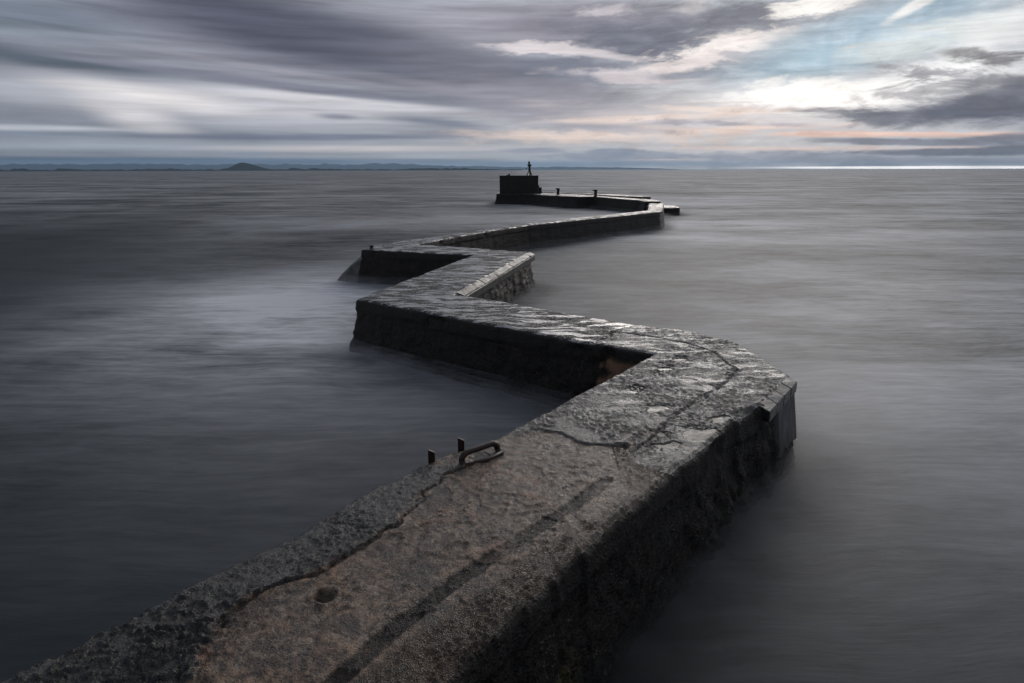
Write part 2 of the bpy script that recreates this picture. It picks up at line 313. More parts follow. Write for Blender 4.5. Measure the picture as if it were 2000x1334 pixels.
# ------------------------------------------------------------------ materials
def newmat(name):
    m_ = bpy.data.materials.new(name); m_.use_nodes = True; N_ = NT(m_.node_tree)
    b = m_.node_tree.nodes['Principled BSDF']; pos = N_.new('ShaderNodeNewGeometry').outputs['Position']
    return m_, N_, b, pos
def mat_deck():
    m_, N_, b, pos = newmat('wet_concrete_deck')
    a = {k: N_.attr(k) for k in ('slate', 'groove', 'gravel', 'brown', 'puddle', 'film_sheen', 'crack', 'plate')}
    n1 = N_.noise(pos, 3.2, 7, .62); n2 = N_.noise(pos, 14, 6, .65); n3 = N_.noise(pos, 75, 4, .6)
    blot = N_.ramp(n1, .38, .62)
    grey = N_.mix(N_.ramp(n2, .3, .7), (.04, .037, .035), (.135, .126, .118))
    grey = N_.mix(N_.m('MULTIPLY', a['film_sheen'], N_.ramp(n1, .3, .6, .5, 1)), grey, (.37, .355, .345))  # base colour lifted under the water film to paint in sky reflection
    brown = N_.mix(N_.ramp(n2, .34, .66), (.030, .019, .013), (.33, .21, .135))
    brown = N_.mix(N_.m('MULTIPLY', blot, .75), brown, (.052, .040, .034))
    pale = N_.ramp(N_.noise(pos, 9, 8, .72), .52, .60)
    brown = N_.mix(N_.m('MULTIPLY', pale, .55), brown, (.38, .29, .22))
    rust = N_.ramp(N_.noise(pos, 1.7, 5, .6), .56, .68)
    rd = N_.vm('LENGTH', N_.mapping(pos, (-.28, 5.62, 1.3), (0, 0, .9), (.42, .2, 1), 'TEXTURE'))
    rust = N_.m('MAXIMUM', rust, N_.m('MULTIPLY', N_.ramp(rd, 1.1, .3), N_.ramp(n2, .35, .6)))
    brown = N_.mix(N_.m('MULTIPLY', rust, .5), brown, (.30, .13, .065))
    brown = N_.mix(N_.m('MULTIPLY', a['plate'], .6), brown, (.036, .027, .022))
    c_ = N_.mix(a['brown'], grey, brown)
    grav = N_.mix(N_.ramp(n3, .35, .65), (.055, .043, .035), (.28, .22, .172))
    c_ = N_.mix(N_.m('MULTIPLY', a['gravel'], .7), c_, grav)
    slate = N_.mix(N_.ramp(n2, .3, .75), (.017, .0165, .017), (.105, .097, .092))
    c_ = N_.mix(a['slate'], c_, slate)
    c_ = N_.mix(N_.m('MULTIPLY', a['groove'], .9), c_, (.011, .010, .0105))
    c_ = N_.mix(N_.m('MULTIPLY', a['crack'], .85), c_, (.012, .010, .009))
    # pale grit and dark pits
    pits = N_.ramp(N_.voro(pos, 42), .10, .2, 1, 0)
    c_ = N_.mix(N_.m('MULTIPLY', pits, N_.ramp(n1, .45, .6, 0, .6)), c_, (.02, .017, .015))
    c_ = N_.mix(N_.m('MULTIPLY', a['puddle'], .72), c_, (.022, .020, .019))
    # weed and sand drawn in streaks across the washed parts
    sv = N_.mapping(N_.vm('ADD', pos, N_.vm('SCALE', N_.noise(pos, .8, 3, .5, out=1))), rot=(0, 0, R(-8)), sc=(1.0, 4.2, 1))
    sn = N_.noise(sv, 1.15, 7, .68)
    st = N_.m('MULTIPLY', N_.ramp(sn, .45, .51), a['film_sheen'])
    grit = N_.ramp(N_.noise(pos, 30, 4, .7), .36, .50)
    st = N_.m('MULTIPLY', st, grit)
    c_ = N_.mix(N_.m('MULTIPLY', st, .93), c_, (.014, .012, .011))
    N_.put(b.inputs['Base Color'], c_)
    r0 = N_.ramp(N_.noise(pos, 5, 6, .6), .35, .65, .16, .42)
    r0 = N_.m('MULTIPLY_ADD', a['film_sheen'], -.04, r0)
    r0 = N_.m('MULTIPLY_ADD', a['gravel'], -.04, r0)
    r1 = N_.m('MULTIPLY_ADD', st, .5, r0)
    r1 = N_.m('MULTIPLY', r1, N_.m('MULTIPLY_ADD', a['puddle'], -.25, 1), clamp=True)
    N_.put(b.inputs['Roughness'], r1)
    N_.put(b.inputs['IOR'], N_.m('MULTIPLY_ADD', N_.m('SUBTRACT', a['film_sheen'], st, None, True), .22, 1.5))
    N_.put(b.inputs['Specular IOR Level'], N_.m('MULTIPLY_ADD', N_.m('SUBTRACT', N_.m('SUBTRACT', a['film_sheen'], N_.m('MULTIPLY', st, 1.6)), N_.m('MULTIPLY_ADD', a['groove'], .45, N_.m('MULTIPLY', a['puddle'], .6))), .6, .5, clamp=True))
    dry = N_.m('MULTIPLY_ADD', a['puddle'], -.97, 1)
    k1 = N_.m('MULTIPLY', n3, N_.m('MULTIPLY_ADD', a['gravel'], 2.2, .6))
    peb = N_.ramp(N_.voro(pos, 58), .0, .5, 1, 0)
    hh = N_.m('MULTIPLY_ADD', n2, 1.7, k1)
    hh = N_.m('MULTIPLY_ADD', N_.m('MULTIPLY', peb, N_.m('ADD', a['gravel'], N_.m('MULTIPLY', a['slate'], .2))), .9, hh)
    hh = N_.m('MULTIPLY_ADD', pits, -.35, hh)
    hh = N_.m('MULTIPLY_ADD', st, .9, hh)
    smooth = N_.m('MULTIPLY_ADD', a['film_sheen'], -.8, 1)
    hh = N_.m('MULTIPLY', N_.m('MULTIPLY', hh, dry), smooth)
    N_.put(b.inputs['Normal'], N_.bump(hh, 1, .026))
    return m_
def mat_wall():
    m_, N_, b, pos = newmat('dark_weedy_concrete')
    n1 = N_.noise(pos, 2.3, 7, .65); n2 = N_.noise(pos, 16, 6, .7)
    cap = N_.attr('cap')
    c_ = N_.mix(N_.ramp(n2, .40, .70), (.003, .0026, .0023), (.06, .045, .033))
    c_ = N_.mix(N_.m('MULTIPLY', N_.ramp(n1, .5, .68), .6), c_, (.034, .025, .015))
    tan = N_.mix(N_.ramp(n2, .3, .7), (.010, .009, .008), (.05, .041, .034))
    c_ = N_.mix(N_.m('MULTIPLY', cap, .75), c_, tan)
    vd = N_.voro(pos, 26)
    barn = N_.m('MULTIPLY', N_.ramp(vd, .16, .30, 1, 0), N_.ramp(N_.noise(pos, 3.3, 4, .6), .5, .62))
    c_ = N_.mix(N_.m('MULTIPLY', barn, N_.attr('barn')), c_, (.23, .2, .17))
    # yellow-green weedy patches low on the near face
    c_ = N_.mix(N_.m('MULTIPLY', N_.attr('moss'), N_.ramp(n2, .4, .6)), c_, (.15, .125, .03))
    c_ = N_.mix(N_.m('MULTIPLY', N_.attr('tan'), .85), c_, (.48, .27, .16))
    N_.put(b.inputs['Base Color'], c_)
    N_.put(b.inputs['Roughness'], N_.ramp(n2, .3, .7, .35, .75))
    b.inputs['Specular IOR Level'].default_value = .35
    hh = N_.m('ADD', N_.m('MULTIPLY', n2, 1.6), N_.m('MULTIPLY', N_.ramp(vd, 0, .5, 1, 0), .5))
    N_.put(b.inputs['Normal'], N_.bump(hh, 1, .03))
    return m_
def mat_simple(name, a, b_, scale=8, rough=(.4, .7), bumpd=.01, stretch=(1, 1, 1), metal=0, spec=.5):
    m_, N_, b, pos = newmat(name)
    n = N_.noise(N_.mapping(pos, sc=stretch), scale, 6, .65)
    N_.put(b.inputs['Base Color'], N_.mix(N_.ramp(n, .33, .68), a, b_))
    N_.put(b.inputs['Roughness'], N_.ramp(n, .3, .7, rough[0], rough[1]))
    b.inputs['Metallic'].default_value = metal; b.inputs['Specular IOR Level'].default_value = spec
    N_.put(b.inputs['Normal'], N_.bump(n, 1, bumpd))
    return m_
def mat_sea():
    m_, N_, b, pos = newmat('sea_water')
    # soft pale foam left drifting by the swell: broad patches and fine streaks; the mesh attribute adds a painted vignette
    wv = N_.vm('ADD', pos, N_.vm('SCALE', N_.noise(pos, .25, 3, .5, out=1)))
    broad = N_.noise(N_.mapping(wv, rot=(0, 0, R(8)), sc=(.05, .12, 1)), 1, 4, .55)
    fine = N_.noise(N_.mapping(wv, rot=(0, 0, R(14)), sc=(.35, 2.6, 1)), 1.4, 7, .66)
    vfine = N_.noise(N_.mapping(wv, rot=(0, 0, R(20)), sc=(1.1, 4.2, 1)), 2.0, 5, .6)
    med = N_.noise(N_.mapping(wv, rot=(0, 0, R(10)), sc=(.22, .6, 1)), 1, 4, .6)
    foam_vignette = N_.m('ADD', N_.m('ADD', N_.ramp(broad, .25, .78, .12, .72), N_.ramp(med, .2, .8, -.13, .15)), N_.ramp(fine, .3, .75, -.13, .17))
    foam_vignette = N_.m('ADD', foam_vignette, N_.ramp(vfine, .3, .7, -.055, .055), clamp=True)
    FO = N_.attr('foam_vignette')
    foam_vignette = N_.m('MULTIPLY', foam_vignette, FO)
    c_ = N_.mix(foam_vignette, (.0022, .0068, .0100), (.735, .735, .76))
    N_.put(b.inputs['Base Color'], c_)
    sy = N_.new('ShaderNodeSeparateXYZ'); N_.put(sy.inputs[0], pos)
    rg = N_.ramp(N_.m('LOGARITHM', N_.m('MAXIMUM', sy.outputs[1], 1), 10), 1.0, 2.2, .50, .72)
    N_.put(b.inputs['Roughness'], N_.m('MULTIPLY_ADD', fine, .12, rg))
    b.inputs['IOR'].default_value = 1.33
    b.inputs['Specular IOR Level'].default_value = .36
    hh = N_.m('ADD', N_.m('MULTIPLY', fine, 1.0), N_.m('MULTIPLY', vfine, .35))
    N_.put(b.inputs['Normal'], N_.bump(hh, .16, .05))
    al = N_.attr('cover')
    al = N_.m('MULTIPLY', al, N_.m('MULTIPLY_ADD', N_.ramp(N_.noise(wv, 1.3, 4, .6), .3, .7), .8, .3), clamp=True)
    al = N_.m('MAXIMUM', al, N_.ramp(N_.attr('cover'), .98, 1))
    N_.put(b.inputs['Alpha'], al)
    return m_
DECK, WALL, SEA = mat_deck(), mat_wall(), mat_sea()
IRON = mat_simple('rusty_iron', (.012, .008, .007), (.055, .027, .018), 30, (.35, .6), .006)
IRONDK = mat_simple('black_iron', (.008, .007, .007), (.025, .019, .017), 40, (.4, .7), .004)
FACING = mat_simple('smooth_dark_concrete', (.022, .02, .02), (.07, .064, .06), 6, (.3, .6), .006, (1, 1, .6))
COPING = mat_simple('pale_wet_concrete', (.025, .023, .021), (.10, .094, .088), 9, (.3, .6), .012)
SLABDK = mat_simple('dark_wet_stone', (.014, .013, .013), (.04, .036, .034), 12, (.18, .45), .004)
BLOCK = mat_simple('stained_concrete', (.013, .012, .009), (.042, .038, .029), 1.5, (.6, .9), .02, (1, 1, .3))
RAMPC = mat_simple('pale_rock', (.06, .055, .05), (.16, .15, .14), 3, (.3, .6), .03)
# ------------------------------------------------------------------ plan of the breakwater, metres
MAIN = [(2.41, 9.91), (1.38, 10.62), (-3.75, 14.64), (-1.41, 22.64), (-5.87, 24.24), (-5.65, 25.78), (-4.57, 27.70), (-2.51, 30.65), (-.68, 33.9),
        (1.54, 37.3), (5.22, 41.9), (10.32, 47.58), (12.6, 57.6), (13.9, 57.6), (11.38, 47.4), (10.9, 46.2), (6.53, 41.35), (3.42, 37.9), (.88, 34.91), (-.52, 32.78), (-1.5, 31.0), (-2.82, 28.52),
        (-4.01, 25.92), (.69, 23.33), (-1.41, 15.12), (0, 14.06), (2.51, 11.92), (3.36, 11.47), (4.01, 10.66), (4.16, 9.52), (4.19, 8.75), (3.32, 7.60),
        (3.11, 7.43), (2.62, 6.93), (2.34, 6.56), (1.94, 6.06), (1.54, 5.58), (1.14, 5.1), (.91, 4.84), (.58, 4.38), (.35, 4.08), (0, 3.6), (-.24, 3.3), (-.42, 3.03),
        (-5.6, -3.2), (-8.3, -3.1), (-3.15, 3.08), (-2.91, 3.33), (-2.65, 3.61), (-2.48, 3.91), (-2.36, 4.06), (-1.97, 4.5), (-1.64, 4.98), (-1.47, 5.25), (-1.35, 5.49),
        (-1.19, 5.6), (-1.07, 5.82), (-.78, 6.12), (-.15, 6.65)]
OUTER = [(14.45, 61.2), (13.0, 61.1), (12.95, 63.4), (9.2, 72.6), (7.6, 72.2), (5.5, 74.7), (2.0, 80.6), (-1.95, 81.8), (-1.95, 86.8), (4.05, 85.6), (9.41, 76.98), (11.9, 70.5), (13.8, 66.5), (14.9, 64.0)]
LINK = [(12.7, 57.64), (13.8, 57.64), (14.2, 61.15), (13.1, 61.05)]
ROCK = [(14.6, 60.6), (16.2, 60.8), (16.6, 62.0), (16.7, 65.0), (15.3, 65.2)]
# ------------------------------------------------------------------ sea
def make_sea():
    V, F, cov, fo = [], [], [], []
    ys = np.concatenate([np.arange(-14, 12, .5), np.geomspace(12, 21000, 120)])
    for j, y in enumerate(ys):
        hw = max(60, y*1.35 + 45)
        for i in range(81):
            x = (i/40 - 1); x = hw*(.35*x + .65*x*abs(x))
            V.append((x, y, 0)); cov.append(1)
    for j in range(len(ys) - 1):
        for i in range(80):
            a = j*81 + i; F.append((a, a + 1, a + 82, a + 81))
    # the moving surface, blurred over time by the swell: part-covering sheets a few centimetres apart, round the walls only
    g = .28; X = np.arange(-10, 21, g); Y = np.arange(-6, 92, g); gx, gy = np.meshgrid(X, Y)
    dist = np.full(gx.shape, 9.)
    for poly in (MAIN, OUTER, LINK, ROCK):
        q = poly + [poly[0]]; dist = np.minimum(dist, dpoly(gx, gy, q)[1]*np.where(inside(gx, gy, poly), -1, 1))
    for k, z in enumerate((.09, .19, .30)):
        base = len(V); use = (dist < 1.9) & (dist > -.6)
        e = sst(dist, 1.6 - .2*k, .1)
        idx = -np.ones(gx.shape, int); js, is_ = np.nonzero(use)
        idx[js, is_] = base + np.arange(len(js))
        for j, i in zip(js, is_):
            x, y = float(gx[j, i]), float(gy[j, i])
            V.append((x, y, z + .02*math.sin(x*.9 + k) * math.cos(y*.7 + k*2)))
            cov.append(float((.5, .38, .22)[k]*e[j, i]))
        for j in range(len(Y) - 1):
            for i in range(len(X) - 1):
                q = (idx[j, i], idx[j, i + 1], idx[j + 1, i + 1], idx[j + 1, i])
                if min(q) >= 0: F.append(q)
    V = np.array(V); x, y = V[:, 0], V[:, 1]
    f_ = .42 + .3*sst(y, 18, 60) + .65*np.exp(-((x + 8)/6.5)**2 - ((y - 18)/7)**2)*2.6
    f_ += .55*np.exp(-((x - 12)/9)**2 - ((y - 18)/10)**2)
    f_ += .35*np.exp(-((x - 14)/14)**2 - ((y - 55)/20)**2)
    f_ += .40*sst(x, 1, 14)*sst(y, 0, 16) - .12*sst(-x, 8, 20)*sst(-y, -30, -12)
    f_ *= np.clip((y - 1 + np.maximum(0, x)*.5)/13, .04, 1)*np.maximum(.14 + .86*sst(x + .45*y, -12, 6), .9*sst(y, 10, 110))  # near and left water darkened in colour to paint in a vignette
    return mesh_obj('sea', V, F, SEA, None, True, {'cover': cov, 'foam_vignette': f_})
sea = make_sea(); sea['kind'] = 'structure'
# ------------------------------------------------------------------ breakwater
SLATE = [(-.5, 5.85), (-.71, 5.7), (-.86, 5.44), (-.98, 4.97), (-1.15, 4.64), (-1.53, 4.15), (-1.88, 3.83), (-2.03, 3.65), (-1.96, 3.44), (-2.01, 3.22), (-1.97, 3.04), (-2.6, 2.2), (-6.5, -3)]
GROOVE = [(.95, 5.59), (.57, 5.1), (0, 4.49), (-.47, 3.96), (-.83, 3.46), (-1.0, 3.17), (-1.5, 2.5), (-4, -.5)]
GRAVEL = [(1.14, 5.81), (1.14, 5.38), (.79, 4.96), (.16, 4.35), (-.37, 3.74), (-.81, 3.34), (-.97, 3.04), (-5.8, -3)]
STEP = [(-.15, 6.65), (.12, 6.76), (.54, 6.72), (.81, 6.43), (1.09, 6.34), (1.38, 6.33), (1.35, 5.92), (1.6, 5.7)]
CRACK = [(2.0, 11.33), (2.57, 11.02), (3.12, 10.6), (3.47, 9.96), (3.43, 9.52), (3.52, 9.12), (3.15, 8.52), (2.69, 7.99), (2.16, 7.34), (1.77, 6.78), (1.35, 6.17)]
JOINT = [(1.35, 10.5), (1.75, 10.96), (2.01, 11.4), (2.53, 11.92)]
PUD = [(1.79, 6.36, .14, .2), (2.54, 7.09, .2, .3), (2.16, 6.63, .18, .15), (1.74, 8.21, .22, .12), (2.78, 9.67, .3, .2), (-.34, 6.05, .15, .11),
       (1.86, 7.43, .17, .11), (-.84, 5.2, .05, .22), (2.25, 8.9, .2, .1)]
RUB = [(3.11, 10.4, .12), (3.25, 10.2, .12), (3.34, 9.96, .12), (3.46, 9.07, .13), (3.35, 8.85, .12), (2.63, 7.89, .1), (2.93, 8.3, .12), (1.87, 6.94, .08)]
def resample(poly, k, jit, seed):
    pts, mit = [], []; n = len(poly); P_ = np.array(poly, float)
    area = sum(P_[i][0]*P_[(i+1) % n][1] - P_[(i+1) % n][0]*P_[i][1] for i in range(n))
    sgn = 1 if area > 0 else -1
    E = np.roll(P_, -1, 0) - P_; E /= np.linalg.norm(E, axis=1)[:, None]
    Nn = np.stack([E[:, 1], -E[:, 0]], 1)*sgn          # outward
    M_ = []
    for i in range(n):
        a, b = Nn[i - 1], Nn[i]; m_ = a + b; L = np.linalg.norm(m_)
        m_ = m_/L if L > .2 else b; M_.append(m_/max(.72, m_ @ b))
    for i in range(n):
        a, b = P_[i], P_[(i + 1) % n]; L = np.linalg.norm(b - a); s_ = 0
        while s_ < L - 1e-6:
            q = a + (b - a)*s_/L; t = s_/L; d = max(3., math.hypot(*q))
            off = 0
            if .02 < s_: off = 1
            w_ = min(1, s_/.15, (L - s_)/.15)
            m_ = M_[i]*(1 - t) + M_[(i+1) % n]*t
            if L > .8:      # keep mitres local to the corners on long runs
                t1 = min(1, s_/.5); t2 = min(1, (L - s_)/.5); m_ = Nn[i]
                if t1 < 1: m_ = M_[i]*(1 - t1) + Nn[i]*t1
                if t2 < 1: m_ = M_[(i+1) % n]*(1 - t2) + Nn[i]*t2
            pts.append(q); mit.append(m_); s_ += min(k*d, L/2 if L < 2*k*d else 9)
    pts, mit = np.array(pts), np.array(mit)
    j = fbm(pts[:, 0]*3.1, pts[:, 1]*3.1 + seed, o=5)*jit + np.minimum(0, fbm(pts[:, 0]*1.7 + 9, pts[:, 1]*1.7 + seed, o=4) - .35)*0
    chip = sst(fbm(pts[:, 0]*2.2 + 40, pts[:, 1]*2.2 + seed, o=4), .35, .8)*jit*1.6
    pts = pts - mit*(np.abs(j)[:, None] + chip[:, None])
    return pts, mit
def fill(out, k, seed=1):
    r_ = np.random.default_rng(seed); allp = []
    lo, hi = out.min(0), out.max(0)
    d0, dmax = 2.6, math.hypot(*np.abs(out).max(0)) + 5; edges = [0]
    d = d0
    while d < dmax: edges.append(d); d *= 1.18
    edges.append(d)
    for a, b in zip(edges[:-1], edges[1:]):
        sp = k*max(a, d0)
        x0, x1, y0, y1 = max(lo[0], -b), min(hi[0], b), max(lo[1], -b), min(hi[1], b)
        if x1 <= x0 or y1 <= y0: continue
        gx, gy = np.meshgrid(np.arange(x0, x1, sp), np.arange(y0, y1, sp*.87))
        gx = gx + (np.arange(gx.shape[0]) % 2)[:, None]*sp/2
        gx = (gx + r_.uniform(-.22, .22, gx.shape)*sp).ravel(); gy = (gy + r_.uniform(-.22, .22, gy.shape)*sp).ravel()
        rr = np.hypot(gx, gy); m_ = (rr >= a) & (rr < b); gx, gy = gx[m_], gy[m_]
        coarse = out
        m_ = inside(gx, gy, coarse) if len(gx) else []
        allp.append(np.stack([gx[m_], gy[m_]], 1))
    p = np.concatenate(allp)
    keep = np.ones(len(p), bool)
    for i in range(0, len(p), 4000):
        q = p[i:i + 4000]; mn = np.full(len(q), 1e9)
        for j in range(0, len(out), 1500):
            mn = np.minimum(mn, ((q[:, None, :] - out[None, j:j + 1500, :])**2).sum(2).min(1))
        keep[i:i + 4000] = np.sqrt(mn) > .45*k*np.maximum(d0, np.hypot(q[:, 0], q[:, 1]))
    return p[keep]
def deck_fields(x, y, bd, detail):
    """height above the deck plane and the surface masks; bd = distance to the outline"""
    wx = x + .05*fbm(x*2.3, y*2.3 + 5, o=4); wy = y + .05*fbm(x*2.3 + 50, y*2.3, o=4)
    z = .012*fbm(x*.9, y*.9, o=3)
    pat = fbm(x*1.4 + 3, y*1.4, o=5)
    terr = np.abs(((fbm(x*1.9, y*2.6 + 11, o=5, g=.55)*3.2) % 1) - .5)            # flaking layers
    near = np.zeros(x.shape)
    A = dict.fromkeys(('slate', 'groove', 'gravel', 'brown', 'puddle', 'film_sheen', 'crack', 'plate'))
    for k_ in A: A[k_] = np.zeros(x.shape)
    if not detail:
        A['film_sheen'] += 1 - sst(y, 69, 75); A['slate'] += .7*sst(y, 69, 75); A['gravel'] += .5*sst(y, 69, 75); z += .02*sst(y, 69, 75)*fbm(x*3, y*3, o=3); z += .006*fbm(x*4, y*4, o=4); z -= .02*sst(-bd, -.06, 0)
        return z, A
    sg, _ = dpoly(wx, wy, STEP); _, ds = dpoly(wx, wy, STEP)
    far = sst(y - (6.1 + .42*(1.3 - x)*0), -.2, .2)
    beyond = sst(.786*wy + .618*wx - .618*.54 - .786*6.62 + .06*pat, -.06, .05)
    beyond = np.where(ds < .25, sst(sg, -.02, .02), beyond)
    nearm = 1 - beyond
    jg, jd = dpoly(wx, wy, JOINT); B = sst(jg, -.01, .01)*(y > 10)                # past the joint
    B = np.maximum(B, ((x < 1.2) & (y > 9.5)).astype(float)); B = np.maximum(B, sst(y, 11.9, 12.3))
    sd_, ad = dpoly(wx + .03*fbm(x*9, y*9, o=3), wy, SLATE)
    slate = .92*sst(-sd_ + .03*fbm(x*12, y*12, o=3), -.015, .035)*(y < 5.88 + .02*pat)
    gd, ga = dpoly(x + .25*(wx - x), y + .25*(wy - y), GROOVE)
    groove = sst(ga + .012*fbm(x*9, y*9, o=3), .088, .055)*(.72 + .28*sst(fbm(x*2.5 + 3, y*2.5, o=4), -.5, .2))*nearm*sst(y, 5.66, 5.6)
    vd, va = dpoly(wx, wy, GRAVEL)
    grav = sst(vd + .06*pat, -.02, .08)*nearm
    A['slate'] = slate; A['groove'] = groove*(1 - slate); A['gravel'] = grav*(1 - slate)
    A['brown'] = nearm*(1 - slate); A['brown'] = np.clip(A['brown'] + .35*beyond*(1 - B)*sst(pat, .1, .5)*sst(y, 9, 7), 0, 1)
    # relief
    fine = fbm(x*22, y*22, o=4); mid = fbm(x*7, y*7, o=4)
    z += slate*(.009*mid + .006*fine + .012*sst(terr, .3, .0)*sst(pat, -.6, .4) + .004*fbm(x*50, y*50, o=2) + .01)
    z += nearm*(1 - slate)*(.005*mid + .003*fine)
    z += grav*np.maximum(fine, -.3)*.007
    z -= groove*(.014 - .008*sst(fbm(x*3, y*3 + 80, o=3), .1, .3)*np.maximum(mid, 0)*2)
    z += beyond*(1 - B)*(.008 + .017*sst(terr, .3, .0)*sst(pat, -.5, .3) + .004*mid + .0022*fine)
    z += nearm*(1 - slate)*sst(-y, -4.3, -3.6)*.016*sst(terr, .2, .02)*sst(pat, -.1, .5)
    z += B*(.004*mid + .002*fine)
    z += slate*sst(-y, -4.0, -3.5)*.026*sst(terr, .2, .0)
    vn = np.abs(fbm(x*1.25 + 60, y*1.25, o=4)); vm_ = beyond*sst(vn, .022, .006)*sst(fbm(x*.9, y*.9 + 77, o=3), -.15, .15)*(1 - B)
    z -= .008*vm_; A['crack'] = np.maximum(A['crack'], .65*vm_); 
    pl = (fbm(x*1.1 + 9, y*1.5 + 4, o=5, g=.55)*2.6) % 1; pe = sst(pl, .0, .10)*sst(fbm(x*.8 + 5, y*.8 + 31, o=3), -.35, .1)*nearm*(1 - slate)
    A['plate'] = pe*sst(pl, .75, .25); z -= .0055*A['plate']; z += .004*np.exp(-((pl - .02)/.03)**2)*nearm*(1 - slate)
    z -= .02*sst(ds, .035, 0)*sst(fbm(x*2, y*2 + 20, o=2), -.4, .1)
    # channel beside the slate
    chan = sst(sd_, -.005, .012)*sst(sd_, .055 + .03*pat, .02)*(y < 5.95)*(y > 3.5)
    z -= .030*chan; A['crack'] = np.maximum(A['crack'], chan*.9*sst(sd_, .05, .012)); A['puddle'] = np.maximum(A['puddle'], chan*.6)
    lipp = np.exp(-(sd_/.012)**2)*(y < 5.9); z += .012*lipp*np.maximum(0, mid + .3)
    # cracks and the broken joint line of the far slab
    _, ca = dpoly(x + .6*(wx - x), y + .6*(wy - y), CRACK)
    cw = .022 + .02*np.maximum(0, fbm(x*3, y*3 + 33, o=3))
    ck = sst(ca, cw, cw*.4); z -= .028*ck; A['crack'] = np.maximum(A['crack'], ck*.8)
    ck = sst(jd, .03, .012)*(y > 10); z -= .035*ck; A['crack'] = np.maximum(A['crack'], ck)
    for rx, ry, rr in RUB:
        d = np.hypot(x - rx, y - ry)/rr; m_ = sst(d + .35*mid, 1.05, .7)
        z += m_*(.018*np.maximum(fbm(x*26, y*26, o=2), -.2) - .012); A['crack'] = np.maximum(A['crack'], m_*.75*sst(fine, -.3, .3))
    d = np.hypot(wx + 1.36, (wy - 3.86)*1.1); z -= .045*sst(d, .085, .05); z += .012*np.exp(-((d - .1)/.018)**2); A['crack'] = np.maximum(A['crack'], .7*sst(d, .085, .04))
    # standing water
    for px, py, rx, ry in PUD:
        a_ = .618; b_ = .786; u = (x - px)*a_ + (y - py)*b_; v_ = (x - px)*b_ - (y - py)*a_
        d = np.hypot(u/max(rx, ry), v_/min(rx, ry)) + .85*fbm(x*3.3 + 7, y*3.3, o=4)
        m_ = sst(d, 1.0, .8); A['puddle'] = np.maximum(A['puddle'], m_*.9); z = z*(1 - m_) + (-.004)*m_
    lowm = sst(z, .002, -.004)*(beyond)*(1 - B)*.55; A['puddle'] = np.maximum(A['puddle'], lowm*sst(bd, .05, .15))
    A['puddle'] *= (1 - A['crack']*.6)
    A['film_sheen'] = np.clip(B + .45*beyond*sst(y, 6.6, 8.6) + .12*beyond, 0, 1)
    z += .01*sst(x*0 + bd, .22, .05)*sst(pat, -.3, .2)*B*0
    z -= (.03 + .012*mid)*sst(bd, .055, 0)
    # big broken bite by the right-hand edge before the corner stones
    d = np.hypot((x - 3.0)*.9, y - 7.3); z -= .05*sst(d + .12*mid, .30, .1)*sst(bd, .25, .02)
    return z, A
